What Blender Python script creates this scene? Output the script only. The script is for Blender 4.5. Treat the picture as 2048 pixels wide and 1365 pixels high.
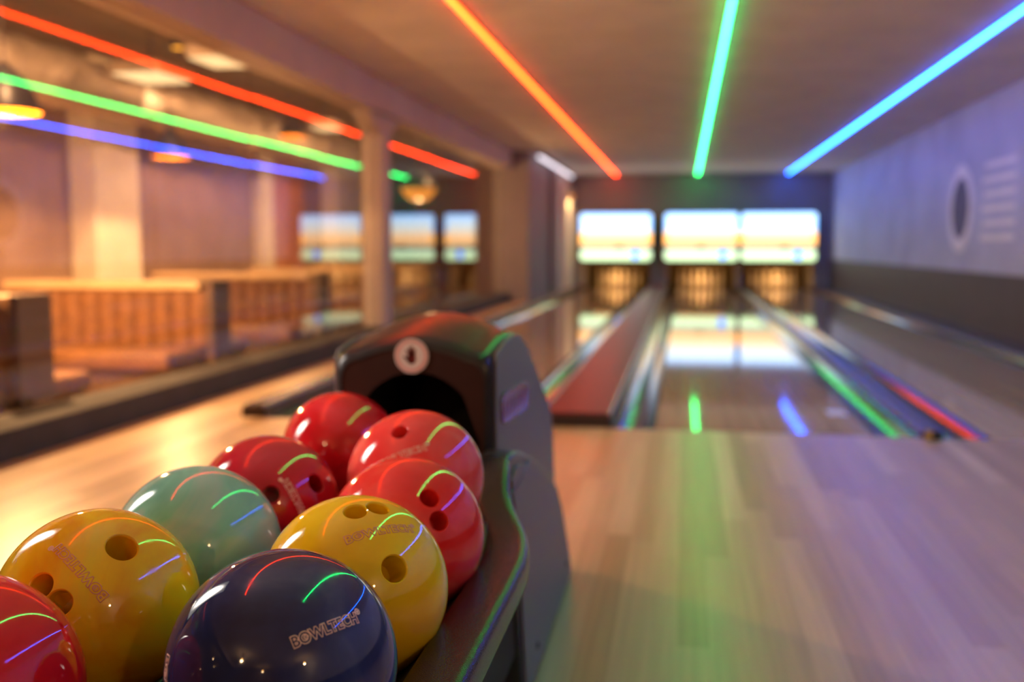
import bpy, bmesh, math, random
from mathutils import Vector, Matrix
random.seed(7)
PI = math.pi
scene = bpy.context.scene
for o in list(bpy.data.objects): bpy.data.objects.remove(o)
COL = scene.collection

# ------------------------------------------------------------------ camera
CZ = 0.922
F = 2000.0
pitch = math.atan(190 / F)
yaw = math.atan(343 / math.hypot(F, 190))
cd = bpy.data.cameras.new('camera')
cam = bpy.data.objects.new('camera', cd); COL.objects.link(cam)
cam.location = (0, 0, CZ)
cam.rotation_euler = (PI / 2 - pitch, 0, yaw)
cd.sensor_width = 36.0; cd.lens = F / 2048 * 36; cd.clip_start = 0.02; cd.clip_end = 200
cd.dof.use_dof = True; cd.dof.focus_distance = 1.02; cd.dof.aperture_fstop = 2.7; cd.dof.aperture_blades = 9
scene.camera = cam

# ------------------------------------------------------------------ world and view
w = bpy.data.worlds.new('world'); scene.world = w; w.use_nodes = True
w.node_tree.nodes['Background'].inputs[0].default_value = (0.5, 0.42, 0.38, 1)
w.node_tree.nodes['Background'].inputs[1].default_value = 0.02
vs = scene.view_settings
vs.view_transform = 'Standard'; vs.look = 'None'; vs.exposure = 0.28; vs.gamma = 1.0; vs.use_curve_mapping = False

# light levels
STRIP = 32.0        # ceiling LED strips
SCREEN = 2.6        # monitors over the pins
ADDED_DISPLAY = 32.0       # added unseen display that lights the balls
WARM = (1.0, 0.52, 0.21)
def lamp(name, kind, loc, power, color=WARM, size=0.08, spot=2.4, blend=0.6, aim=None, parent=None):
    l = bpy.data.lights.new(name, kind); l.energy = power; l.color = color
    if kind == 'AREA': l.size = size
    else: l.shadow_soft_size = size
    if kind == 'SPOT': l.spot_size = spot; l.spot_blend = blend
    o = bpy.data.objects.new(name, l); COL.objects.link(o); o.location = loc
    if aim is not None:
        o.rotation_euler = (Vector(aim) - Vector(loc)).to_track_quat('-Z', 'Y').to_euler()
    if parent is not None:
        o.parent = parent; o.matrix_parent_inverse = Matrix.Translation(-parent.location)
    return o

# ------------------------------------------------------------------ materials
def mat(name, c1, c2=None, scale=8.0, rough=0.5, metal=0.0, stretch=(1, 1, 1), detail=3, dist=0.0, bump=0.0,
        lo=0.35, hi=0.65, coat=0.0, spec=0.5, emis=None, estr=0.0, rvar=0.0, ior=None):
    m = bpy.data.materials.new(name); m.use_nodes = True
    nt = m.node_tree; b = nt.nodes['Principled BSDF']
    b.inputs['Roughness'].default_value = rough; b.inputs['Metallic'].default_value = metal
    b.inputs['Specular IOR Level'].default_value = spec; b.inputs['Coat Weight'].default_value = coat
    b.inputs['Coat Roughness'].default_value = 0.03
    if ior: b.inputs['IOR'].default_value = ior
    if c2 is None: c2 = tuple(x * 0.88 for x in c1)
    tc = nt.nodes.new('ShaderNodeTexCoord'); mp = nt.nodes.new('ShaderNodeMapping'); mp.inputs['Scale'].default_value = stretch
    nz = nt.nodes.new('ShaderNodeTexNoise'); nz.inputs['Scale'].default_value = scale
    nz.inputs['Detail'].default_value = detail; nz.inputs['Distortion'].default_value = dist
    cr = nt.nodes.new('ShaderNodeValToRGB')
    cr.color_ramp.elements[0].position = lo; cr.color_ramp.elements[1].position = hi
    cr.color_ramp.elements[0].color = (*c1, 1); cr.color_ramp.elements[1].color = (*c2, 1)
    nt.links.new(tc.outputs['Object'], mp.inputs[0]); nt.links.new(mp.outputs[0], nz.inputs['Vector'])
    nt.links.new(nz.outputs['Fac'], cr.inputs[0]); nt.links.new(cr.outputs[0], b.inputs['Base Color'])
    if bump:
        bp = nt.nodes.new('ShaderNodeBump'); bp.inputs['Strength'].default_value = bump; bp.inputs['Distance'].default_value = 0.002
        nt.links.new(nz.outputs['Fac'], bp.inputs['Height']); nt.links.new(bp.outputs[0], b.inputs['Normal'])
    if emis:
        b.inputs['Emission Color'].default_value = (*emis, 1); b.inputs['Emission Strength'].default_value = estr
    return m

def wood(name, tones, width, rough, length=1.8, spec=0.5, grain=0.35, bumpy=0.0):
    """strips running along world Y, each with its own tone and grain"""
    m = bpy.data.materials.new(name); m.use_nodes = True
    nt = m.node_tree; N = nt.nodes; L = nt.links; b = N['Principled BSDF']
    b.inputs['Roughness'].default_value = rough; b.inputs['Specular IOR Level'].default_value = spec
    tc = N.new('ShaderNodeTexCoord'); sp = N.new('ShaderNodeSeparateXYZ'); L.new(tc.outputs['Object'], sp.inputs[0])
    dv = N.new('ShaderNodeMath'); dv.operation = 'DIVIDE'; dv.inputs[1].default_value = width; L.new(sp.outputs['X'], dv.inputs[0])
    fl = N.new('ShaderNodeMath'); fl.operation = 'FLOOR'; L.new(dv.outputs[0], fl.inputs[0])
    w1 = N.new('ShaderNodeTexWhiteNoise'); w1.noise_dimensions = '1D'; L.new(fl.outputs[0], w1.inputs['W'])
    yl = N.new('ShaderNodeMath'); yl.operation = 'DIVIDE'; yl.inputs[1].default_value = length; L.new(sp.outputs['Y'], yl.inputs[0])
    ad = N.new('ShaderNodeMath'); ad.operation = 'ADD'; L.new(yl.outputs[0], ad.inputs[0]); L.new(w1.outputs['Value'], ad.inputs[1])
    f2 = N.new('ShaderNodeMath'); f2.operation = 'FLOOR'; L.new(ad.outputs[0], f2.inputs[0])
    cb = N.new('ShaderNodeCombineXYZ'); L.new(fl.outputs[0], cb.inputs[0]); L.new(f2.outputs[0], cb.inputs[1])
    w2 = N.new('ShaderNodeTexWhiteNoise'); w2.noise_dimensions = '2D'; L.new(cb.outputs[0], w2.inputs['Vector'])
    cr = N.new('ShaderNodeValToRGB'); els = cr.color_ramp.elements
    els[0].color = (*tones[0], 1); els[1].color = (*tones[-1], 1)
    for i, t in enumerate(tones[1:-1]):
        e = els.new((i + 1) / (len(tones) - 1)); e.color = (*t, 1)
    L.new(w2.outputs['Value'], cr.inputs[0])
    mp = N.new('ShaderNodeMapping'); mp.inputs['Scale'].default_value = (60, 1.6, 1); L.new(tc.outputs['Object'], mp.inputs[0])
    nz = N.new('ShaderNodeTexNoise'); nz.inputs['Scale'].default_value = 1.0; nz.inputs['Detail'].default_value = 4; L.new(mp.outputs[0], nz.inputs['Vector'])
    mr = N.new('ShaderNodeMapRange'); mr.inputs['To Min'].default_value = 1 - grain; mr.inputs['To Max'].default_value = 1 + grain * 0.6
    L.new(nz.outputs['Fac'], mr.inputs['Value'])
    mx = N.new('ShaderNodeVectorMath'); mx.operation = 'SCALE'; L.new(cr.outputs[0], mx.inputs[0]); L.new(mr.outputs[0], mx.inputs['Scale'])
    L.new(mx.outputs[0], b.inputs['Base Color'])
    if bumpy:
        bp = N.new('ShaderNodeBump'); bp.inputs['Strength'].default_value = bumpy; bp.inputs['Distance'].default_value = 0.001
        L.new(nz.outputs['Fac'], bp.inputs['Height']); L.new(bp.outputs[0], b.inputs['Normal'])
    return m

def emit(name, col, s):
    m = bpy.data.materials.new(name); m.use_nodes = True
    b = m.node_tree.nodes['Principled BSDF']; b.inputs['Base Color'].default_value = (0.02, 0.02, 0.02, 1)
    b.inputs['Emission Color'].default_value = (*col, 1); b.inputs['Emission Strength'].default_value = s
    return m

def glass_mat(name, tint=(0.93, 0.95, 0.94)):
    m = bpy.data.materials.new(name); m.use_nodes = True
    nt = m.node_tree; nt.nodes.clear(); N = nt.nodes; L = nt.links
    out = N.new('ShaderNodeOutputMaterial'); mix = N.new('ShaderNodeMixShader')
    tr = N.new('ShaderNodeBsdfTransparent'); tr.inputs[0].default_value = (*tint, 1)
    gl = N.new('ShaderNodeBsdfGlossy'); gl.inputs['Roughness'].default_value = 0.0
    fr = N.new('ShaderNodeFresnel'); ge = N.new('ShaderNodeNewGeometry'); mr = N.new('ShaderNodeMapRange')
    mr.inputs['To Min'].default_value = 1.95; mr.inputs['To Max'].default_value = 1 / 1.95     # same reflectance from both sides of the pane
    L.new(ge.outputs['Backfacing'], mr.inputs['Value']); L.new(mr.outputs[0], fr.inputs[0])
    L.new(fr.outputs[0], mix.inputs[0]); L.new(tr.outputs[0], mix.inputs[1]); L.new(gl.outputs[0], mix.inputs[2]); L.new(mix.outputs[0], out.inputs[0])
    return m

M = {}
M['approach'] = wood('approach_wood', [(0.50, 0.33, 0.20), (0.62, 0.43, 0.28), (0.40, 0.25, 0.14), (0.68, 0.50, 0.34), (0.56, 0.39, 0.25)], 0.075, 0.31, 1.6, spec=0.75)
M['lane'] = wood('lane_wood', [(0.42, 0.28, 0.17), (0.50, 0.34, 0.21), (0.38, 0.25, 0.15)], 0.027, 0.05, 3.0, spec=0.5, grain=0.2)
M['ceiling'] = mat('ceiling_paint', (0.80, 0.74, 0.70), scale=2, rough=0.9)
M['wall_blue'] = mat('pale_wall_paint', (0.56, 0.62, 0.78), (0.45, 0.50, 0.65), scale=1.3, rough=0.8, detail=5)
M['mural'] = mat('mural_paint', (0.16, 0.16, 0.22), scale=5, rough=0.8)
M['mural_pale'] = mat('mural_pale_paint', (0.92, 0.92, 0.95), scale=5, rough=0.8)
M['dado'] = mat('dark_dado_paint', (0.07, 0.058, 0.072), scale=3, rough=0.55)
M['wall_back'] = mat('back_wall_paint', (0.30, 0.28, 0.30), scale=2, rough=0.8)
M['wall_plain'] = mat('grey_wall_paint', (0.27, 0.23, 0.25), scale=2, rough=0.85)
M['lounge_wall'] = mat('lounge_wall_plaster', (0.36, 0.22, 0.145), (0.30, 0.175, 0.11), scale=2.5, rough=0.85, detail=6)
M['pilaster'] = mat('pale_plaster', (0.86, 0.74, 0.56), (0.80, 0.67, 0.50), scale=4, rough=0.85)
M['beam'] = mat('beam_paint', (0.50, 0.42, 0.40), scale=2, rough=0.8)
M['curb'] = mat('curb_grey_paint', (0.055, 0.052, 0.056), (0.042, 0.04, 0.044), scale=6, rough=0.85)
M['lounge_ceiling'] = mat('dark_lounge_ceiling', (0.14, 0.09, 0.065), (0.09, 0.06, 0.045), scale=1.5, rough=0.9)
M['lounge_floor'] = mat('lounge_floor_boards', (0.55, 0.36, 0.19), (0.42, 0.26, 0.13), scale=3, stretch=(1, 6, 1), rough=0.45)
M['orange_wall'] = mat('orange_niche_paint', (0.60, 0.24, 0.09), scale=2, rough=0.8)
M['glass'] = glass_mat('clear_glass')
M['foil'] = mat('duct_foil', (0.62, 0.50, 0.40), (0.45, 0.34, 0.26), scale=14, rough=0.5, metal=0.7, dist=1.0, bump=1.0, detail=5)
M['leather'] = mat('tan_leather', (0.27, 0.115, 0.042), (0.20, 0.085, 0.030), scale=10, rough=0.5)
M['oak'] = mat('pale_oak', (0.68, 0.46, 0.26), (0.56, 0.36, 0.19), scale=3, stretch=(1, 10, 10), rough=0.5)
M['dark_wood'] = mat('dark_stained_wood', (0.15, 0.085, 0.06), (0.11, 0.06, 0.04), scale=3, stretch=(8, 1, 8), rough=0.5)
M['black_gloss'] = mat('black_gloss_plastic', (0.022, 0.016, 0.018), (0.016, 0.012, 0.013), scale=30, rough=0.30, spec=0.5)
M['rail'] = mat('sparkling_black_rail', (0.020, 0.012, 0.013), (0.014, 0.008, 0.009), scale=700, rough=0.16, spec=0.35, bump=0.22, detail=0)
M['brown_panel'] = mat('dark_brown_panel', (0.036, 0.010, 0.006), (0.030, 0.008, 0.005), scale=20, rough=0.5, spec=0.3)
M['grey_panel'] = mat('grey_side_panel', (0.150, 0.135, 0.150), (0.135, 0.120, 0.134), scale=200, rough=0.42)
M['black'] = mat('black_matte', (0.006, 0.005, 0.005), scale=5, rough=0.7)
M['dark_metal'] = mat('dark_metal', (0.05, 0.05, 0.055), scale=20, rough=0.35, metal=0.7)
M['sticker'] = mat('sticker_white', (0.85, 0.74, 0.68), (0.80, 0.66, 0.62), scale=60, rough=0.4)
M['sticker_red'] = mat('sticker_red_ring', (0.74, 0.36, 0.32), (0.78, 0.46, 0.42), scale=60, rough=0.4)
M['sticker_hand'] = mat('sticker_hand', (0.05, 0.008, 0.006), (0.20, 0.012, 0.012), scale=90, rough=0.4)
M['badge'] = mat('badge_red', (0.22, 0.02, 0.025), (0.10, 0.006, 0.008), scale=60, rough=0.15)
M['badge_relief'] = mat('badge_relief', (0.34, 0.13, 0.16), scale=60, rough=0.12)
M['red_cap'] = mat('dark_red_laminate', (0.12, 0.010, 0.016), (0.10, 0.008, 0.012), scale=10, rough=0.35, spec=0.3)
M['cap_front'] = mat('cap_front_dark', (0.03, 0.012, 0.012), scale=10, rough=0.4)
M['gutter'] = mat('gutter_plastic', (0.05, 0.05, 0.06), scale=20, rough=0.10, spec=1.0, ior=1.8)
M['divider'] = mat('divider_plastic', (0.085, 0.055, 0.055), scale=20, rough=0.27, spec=1.0, ior=2.0)
M['edge'] = mat('pale_edge_plastic', (0.42, 0.38, 0.40), scale=20, rough=0.22, spec=1.0)
M['gold'] = mat('brass', (0.8, 0.55, 0.18), scale=20, rough=0.3, metal=1.0)
M['frame'] = mat('monitor_frame', (0.02, 0.02, 0.025), scale=20, rough=0.4)
M['pin'] = mat('pin_lacquer', (0.85, 0.78, 0.66), scale=10, rough=0.2)
M['pin_red'] = mat('pin_stripe', (0.6, 0.03, 0.03), scale=10, rough=0.3)
M['pit'] = mat('pit_lining', (0.10, 0.065, 0.04), scale=6, rough=0.8)
M['curtain'] = mat('pit_curtain', (0.30, 0.20, 0.11), (0.13, 0.08, 0.04), scale=14, stretch=(1, 1, 0.05), rough=0.8)
M['mark'] = mat('pale_marker', (0.8, 0.8, 0.85), scale=20, rough=0.3)
M['shade'] = mat('pendant_shade', (0.03, 0.022, 0.03), scale=10, rough=0.4)
M['print'] = mat('ball_print', (0.98, 0.70, 0.60), (0.95, 0.64, 0.55), scale=60, rough=0.4)
M['print_warm'] = mat('ball_print_on_yellow', (0.80, 0.34, 0.26), (0.74, 0.30, 0.22), scale=60, rough=0.4)
M['strip_o'] = emit('orange_led', (1.0, 0.034, 0.003), STRIP)
M['strip_g'] = emit('green_led', (0.018, 1.0, 0.17), STRIP * 0.85)
M['strip_b'] = emit('blue_led', (0.010, 0.10, 1.0), STRIP * 1.45)
M['amber'] = emit('amber_glow', (1.0, 0.36, 0.02), 3.2)
M['amber_dim'] = emit('amber_glass_glow', (1.0, 0.28, 0.02), 1.5)
M['lining'] = mat('amber_lining', (0.06, 0.021, 0.0006), scale=5, rough=1.0, spec=0.0)
M['bulb'] = emit('warm_bulb', (1.0, 0.42, 0.08), 16)
M['tube'] = emit('white_tube', (0.95, 0.85, 0.95), 1.6)

def screen_mat(name, dark_x, blue_x):
    m = bpy.data.materials.new(name); m.use_nodes = True
    nt = m.node_tree; N = nt.nodes; L = nt.links; b = N['Principled BSDF']
    b.inputs['Base Color'].default_value = (0.02, 0.02, 0.02, 1); b.inputs['Roughness'].default_value = 0.3
    tc = N.new('ShaderNodeTexCoord'); sp = N.new('ShaderNodeSeparateXYZ'); L.new(tc.outputs['Generated'], sp.inputs[0])
    cr = N.new('ShaderNodeValToRGB'); cr.color_ramp.interpolation = 'LINEAR'; e = cr.color_ramp.elements
    stops = [(0.0, (0.42, 0.60, 0.30)), (0.20, (0.50, 0.62, 0.42)), (0.25, (0.12, 0.25, 0.16)), (0.29, (0.08, 0.16, 0.16)),
             (0.34, (0.70, 0.34, 0.12)), (0.52, (0.80, 0.48, 0.24)), (0.66, (0.62, 0.60, 0.52)), (0.9, (0.42, 0.62, 0.85)), (1.0, (0.20, 0.42, 0.9))]
    e[0].position = stops[0][0]; e[0].color = (*stops[0][1], 1); e[1].position = 1.0; e[1].color = (*stops[-1][1], 1)
    for p, c in stops[1:-1]:
        k = e.new(p); k.color = (*c, 1)
    L.new(sp.outputs['Z'], cr.inputs[0])
    def blob(x0, z0, rx, rz, col, src):
        def q(sock, c, r):
            s = N.new('ShaderNodeMath'); s.operation = 'SUBTRACT'; L.new(sock, s.inputs[0]); s.inputs[1].default_value = c
            d = N.new('ShaderNodeMath'); d.operation = 'DIVIDE'; L.new(s.outputs[0], d.inputs[0]); d.inputs[1].default_value = r
            p = N.new('ShaderNodeMath'); p.operation = 'POWER'; L.new(d.outputs[0], p.inputs[0]); p.inputs[1].default_value = 2
            return p
        a = q(sp.outputs['X'], x0, rx); c = q(sp.outputs['Z'], z0, rz)
        ad = N.new('ShaderNodeMath'); ad.operation = 'ADD'; L.new(a.outputs[0], ad.inputs[0]); L.new(c.outputs[0], ad.inputs[1])
        lt = N.new('ShaderNodeMath'); lt.operation = 'LESS_THAN'; L.new(ad.outputs[0], lt.inputs[0]); lt.inputs[1].default_value = 1
        mx = N.new('ShaderNodeMix'); mx.data_type = 'RGBA'; L.new(lt.outputs[0], mx.inputs['Factor']); L.new(src, mx.inputs['A']); mx.inputs['B'].default_value = (*col, 1)
        return mx.outputs['Result']
    s = blob(dark_x, 0.29, 0.06, 0.045, (0.02, 0.03, 0.03), cr.outputs[0])
    s = blob(blue_x, 0.12, 0.05, 0.09, (0.02, 0.16, 0.95), s)
    s = blob(-0.02, 0.75, 0.05, 0.2, (0.15, 0.45, 1.0), s)
    s = blob(1.02, 0.75, 0.05, 0.2, (0.15, 0.45, 1.0), s)
    s = blob(0.0, 0.45, 0.06, 0.12, (0.95, 0.42, 0.10), s)
    s = blob(1.0, 0.45, 0.06, 0.12, (0.95, 0.42, 0.10), s)
    L.new(s, b.inputs['Emission Color']); b.inputs['Emission Strength'].default_value = SCREEN
    return m

def ball_mat(name, c1, c2, c3, seed, scale=5.0):
    m = bpy.data.materials.new(name); m.use_nodes = True
    nt = m.node_tree; N = nt.nodes; L = nt.links; b = N['Principled BSDF']
    b.inputs['Roughness'].default_value = 0.055; b.inputs['IOR'].default_value = 1.55; b.inputs['Specular IOR Level'].default_value = 0.55
    tc = N.new('ShaderNodeTexCoord'); mp = N.new('ShaderNodeMapping'); mp.inputs['Location'].default_value = (seed, seed * 1.7, seed * 0.3)
    L.new(tc.outputs['Object'], mp.inputs[0])
    nz = N.new('ShaderNodeTexNoise'); nz.inputs['Scale'].default_value = scale; nz.inputs['Detail'].default_value = 5; nz.inputs['Distortion'].default_value = 2.2
    L.new(mp.outputs[0], nz.inputs['Vector'])
    cr = N.new('ShaderNodeValToRGB'); e = cr.color_ramp.elements
    e[0].position = 0.32; e[0].color = (*c1, 1); e[1].position = 0.70; e[1].color = (*c3, 1)
    k = e.new(0.52); k.color = (*c2, 1)
    L.new(nz.outputs['Fac'], cr.inputs[0]); L.new(cr.outputs[0], b.inputs['Base Color'])
    # fine scuffs
    n2 = N.new('ShaderNodeTexNoise'); n2.inputs['Scale'].default_value = 26; n2.inputs['Detail'].default_value = 8; n2.inputs['Distortion'].default_value = 1.5
    L.new(mp.outputs[0], n2.inputs['Vector'])
    mr = N.new('ShaderNodeMapRange'); mr.inputs['From Min'].default_value = 0.45; mr.inputs['From Max'].default_value = 0.8
    mr.inputs['To Min'].default_value = 0.025; mr.inputs['To Max'].default_value = 0.17
    L.new(n2.outputs['Fac'], mr.inputs['Value']); L.new(mr.outputs[0], b.inputs['Roughness'])
    return m

# ------------------------------------------------------------------ mesh helpers
def box(bm, lo, hi):
    vs_ = [bm.verts.new((x, y, z)) for x in (lo[0], hi[0]) for y in (lo[1], hi[1]) for z in (lo[2], hi[2])]
    for f in ((0, 1, 3, 2), (4, 6, 7, 5), (0, 4, 5, 1), (2, 3, 7, 6), (0, 2, 6, 4), (1, 5, 7, 3)):
        bm.faces.new([vs_[i] for i in f])
def lathe(bm, prof, cx=0, cy=0, cz=0, n=32, cap=True):
    rings = []
    for r, z in prof:
        rings.append([bm.verts.new((cx + r * math.cos(2 * PI * i / n), cy + r * math.sin(2 * PI * i / n), cz + z)) for i in range(n)])
    for a, b in zip(rings, rings[1:]):
        for i in range(n):
            j = (i + 1) % n; bm.faces.new((a[i], a[j], b[j], b[i]))
    if cap:
        bm.faces.new(rings[0][::-1]); bm.faces.new(rings[-1])
def prism_x(bm, prof, x0, x1):
    a = [bm.verts.new((x0, y, z)) for y, z in prof]; b = [bm.verts.new((x1, y, z)) for y, z in prof]
    n = len(prof)
    bm.faces.new(a); bm.faces.new(b[::-1])
    for i in range(n):
        j = (i + 1) % n; bm.faces.new((a[j], a[i], b[i], b[j]))
def prism_y(bm, prof, y0, y1, caps=True, closed=True):
    a = [bm.verts.new((x, y0, z)) for x, z in prof]; b = [bm.verts.new((x, y1, z)) for x, z in prof]
    n = len(prof)
    if caps: bm.faces.new(a[::-1]); bm.faces.new(b)
    for i in range(n if closed else n - 1):
        j = (i + 1) % n; bm.faces.new((a[i], a[j], b[j], b[i]))
def tube(bm, pts, rx, rz=None, n=16, closed=False, power=2.0):
    """sweep an elliptical section along pts; rx sideways, rz vertical"""
    rz = rz or rx; P = [Vector(p) for p in pts]; rings = []
    for i, p in enumerate(P):
        a = P[i - 1] if (i > 0 or closed) else P[i]; b = P[(i + 1) % len(P)] if (i < len(P) - 1 or closed) else P[i]
        t = (b - a).normalized()
        ref = Vector((0, 0, 1)) if abs(t.z) < 0.95 else Vector((0, 1, 0))
        s = t.cross(ref).normalized(); u = s.cross(t).normalized()
        ring = []
        for k in range(n):
            an = 2 * PI * k / n; c, sn = math.cos(an), math.sin(an)
            c = math.copysign(abs(c) ** (2 / power), c); sn = math.copysign(abs(sn) ** (2 / power), sn)
            ring.append(bm.verts.new(p + s * rx * c + u * rz * sn))
        rings.append(ring)
    m = len(rings)
    for i in range(m if closed else m - 1):
        a, b = rings[i], rings[(i + 1) % m]
        for k in range(n):
            l = (k + 1) % n; bm.faces.new((a[k], a[l], b[l], b[k]))
    if not closed:
        bm.faces.new(rings[0][::-1]); bm.faces.new(rings[-1])
def smoothpath(pts, n=8):
    P = [Vector(p) for p in pts]; P = [2 * P[0] - P[1]] + P + [2 * P[-1] - P[-2]]; out = []
    for i in range(1, len(P) - 2):
        for k in range(n):
            t = k / n; p0, p1, p2, p3 = P[i - 1:i + 3]
            out.append(0.5 * ((2 * p1) + (p2 - p0) * t + (2 * p0 - 5 * p1 + 4 * p2 - p3) * t * t + (3 * p1 - p0 - 3 * p2 + p3) * t ** 3))
    out.append(P[-2]); return out

def thing(name, label, cat, loc=(0, 0, 0), group=None):
    o = bpy.data.objects.new(name, None); COL.objects.link(o); o.location = loc
    o.empty_display_size = 0.1; o['label'] = label; o['category'] = cat
    if group: o['group'] = group
    return o
def obj(name, bm, m, parent=None, smooth=False, bevel=0.0, seg=2, label=None, local=False):
    """link a bmesh as one object; geometry is in world space unless local=True"""
    bmesh.ops.recalc_face_normals(bm, faces=bm.faces)
    me = bpy.data.meshes.new(name); 
    if smooth:
        for f in bm.faces: f.smooth = True
    bm.to_mesh(me); bm.free(); me.materials.append(m)
    o = bpy.data.objects.new(name, me); COL.objects.link(o)
    if bevel:
        bv = o.modifiers.new('bevel', 'BEVEL'); bv.width = bevel; bv.segments = seg; bv.limit_method = 'ANGLE'; bv.angle_limit = math.radians(35)
        if not smooth:
            for p in me.polygons: p.use_smooth = True
        wn = o.modifiers.new('wn', 'WEIGHTED_NORMAL'); wn.keep_sharp = True
    if parent is not None:
        o.parent = parent
        if not local:
            root = Vector((0, 0, 0)); p = parent
            while p is not None: root = root + p.location; p = p.parent
            o.matrix_parent_inverse = Matrix.Translation(-root)
            if parent.type != 'EMPTY': o.matrix_parent_inverse = Matrix.Identity(4)
    if label: o['label'] = label
    return o
def tag(o, label, cat, group=None):
    o['label'] = label; o['category'] = cat
    if group: o['group'] = group
    return o
def struct(name, m, lo=None, hi=None, bm=None, smooth=False, bevel=0):
    if bm is None:
        bm = bmesh.new(); box(bm, lo, hi)
    o = obj(name, bm, m, smooth=smooth, bevel=bevel); o['kind'] = 'structure'; return o
def B(): return bmesh.new()
def boxobj(name, lo, hi, m, parent, bevel=0.0, seg=2, label=None):
    bm = B(); box(bm, lo, hi); return obj(name, bm, m, parent, bevel=bevel, seg=seg, label=label)
def dup(root, loc, label=None):
    r = root.copy(); COL.objects.link(r); r.location = loc
    if label: r['label'] = label
    for ch in list(root.children):
        c = ch.copy(); COL.objects.link(c); c.parent = r
        for g in list(ch.children):
            d = g.copy(); COL.objects.link(d); d.parent = c
    return r

# ------------------------------------------------------------------ key measures
FOUL = 5.03; YS = 22.0; YB = 22.35; YE = 24.4; CEIL = 2.485
GX = -2.97          # glass line
RW = 3.12           # right wall
LANES = [-1.465, 0.398, 2.0]; LW = 1.05; GW = 0.225

# ------------------------------------------------------------------ the room
struct('floor', M['approach'], (GX, -5, -0.06), (RW, FOUL, 0.0))
struct('trim_1', M['wall_plain'], (GX - 0.1, -5, -0.30), (RW + 0.12, YE, -0.18))       # sub floor under lanes
struct('floor_lounge', M['lounge_floor'], (-9.0, -5, -0.31), (GX - 0.14, YE, -0.25))
struct('ceiling', M['ceiling'], (GX + 0.16, -5, CEIL), (RW + 0.12, YB, CEIL + 0.1))
struct('ceiling_lounge', M['lounge_ceiling'], (-9.0, -5, 2.95), (GX + 0.16, YE, 3.05))
struct('wall_right', M['wall_blue'], (RW, -5, -0.2), (RW + 0.12, YE, CEIL))
struct('baseboard_right', M['dado'], (RW - 0.03, -5, -0.19), (RW, YB, 0.64), bevel=0.004)
# back wall above and between the pin pits
bm = B(); box(bm, (-2.42, YB, 0.62), (RW, YB + 0.12, CEIL))
struct('wall_back', M['wall_back'], bm=bm)
for a, b_ in ((-2.42, LANES[0] - LW / 2 - GW), (LANES[0] + LW / 2 + GW, LANES[1] - LW / 2 - GW), (LANES[1] + LW / 2 + GW, LANES[2] - LW / 2 - GW), (LANES[2] + LW / 2 + GW, RW)):
    struct('trim_2', M['wall_back'], (a, YB - 0.05, 0.0), (b_, YE, 0.62))
struct('wall_pit', M['curtain'], (-2.42, YE - 0.1, -0.18), (RW, YE, 0.62))
struct('trim_3', M['pit'], (-2.42, YB + 0.12, 0.62), (RW, YE, 0.68))
# lounge shell
struct('wall_left', M['lounge_wall'], (-6.75, -5, -0.25), (-6.55, YE, 2.95))
struct('wall_lounge_end', M['orange_wall'], (-6.55, YE - 0.2, -0.25), (GX - 0.14, YE, 2.95))
struct('wall_front', M['wall_plain'], (-6.75, -5.1, -0.25), (RW + 0.12, -5.0, 2.95))
for i, (a, b_) in enumerate(((9.95, 10.85), (17.6, 19.4))):
    struct('trim_4', M['pilaster'], (-6.55, a, -0.25), (-6.25, b_, 2.95), bevel=0.01)
struct('trim_5', M['orange_wall'], (-6.55, 15.2, -0.25), (-6.45, 16.5, 2.3), bevel=0.01)
struct('trim_5', M['pilaster'], (-6.55, 14.6, -0.25), (-6.40, 15.1, 2.95), bevel=0.01)
# curb, beam, posts on the glass line
struct('trim_6', M['curb'], (GX - 0.14, -5, -0.25), (GX + 0.14, 16.4, 0.14), bevel=0.012)
struct('trim_7', M['beam'], (GX - 0.10, -5, 2.18), (GX + 0.17, 16.4, 2.96), bevel=0.01)
def post(y0, y1):
    bm = B(); box(bm, (GX - 0.09, y0, 0.14), (GX + 0.11, y1, 2.18))
    prism_x(bm, [(y0 - 0.35, 2.179), (y0, 1.98), (y1, 1.98), (y1 + 0.35, 2.179)], GX - 0.08, GX + 0.10)
    return struct('trim_8', M['beam'], bm=bm, bevel=0.008)
post(9.35, 9.65)
struct('trim_9', M['wall_plain'], (GX - 0.15, 16.4, -0.25), (-2.52, 18.9, 2.96), bevel=0.01)
struct('trim_9', M['wall_plain'], (GX - 0.15, 18.9, -0.25), (-2.42, 19.6, 2.96), bevel=0.01)
struct('trim_9', M['beam'], (GX - 0.15, 19.6, -0.25), (-2.50, YE, 2.96))
struct('trim_10', M['pilaster'], (-2.50, 21.0, -0.2), (-2.42, YB, 2.2), bevel=0.01)
# glass panes
ys = [-4.9, 1.35, 2.67, 3.99, 5.31, 6.63, 7.95, 9.35]
n = 0
for a, b_ in list(zip(ys, ys[1:])) + [(9.65, 11.9), (11.9, 14.15), (14.15, 16.4)]:
    n += 1; bm = B(); box(bm, (-0.006, 0, 0.0), (0.006, b_ - a - 0.012, 2.04))
    g = struct('window_%d' % n, M['glass'], bm=bm); g.location = (GX, a + 0.006, 0.14)
    g.rotation_euler = (0, 0, math.radians([0, 0.05, -0.04, 0.05, 0.12, -0.02, 0.16, 0.0, 0.1, 0.0, 0.05][n - 1]))
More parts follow.
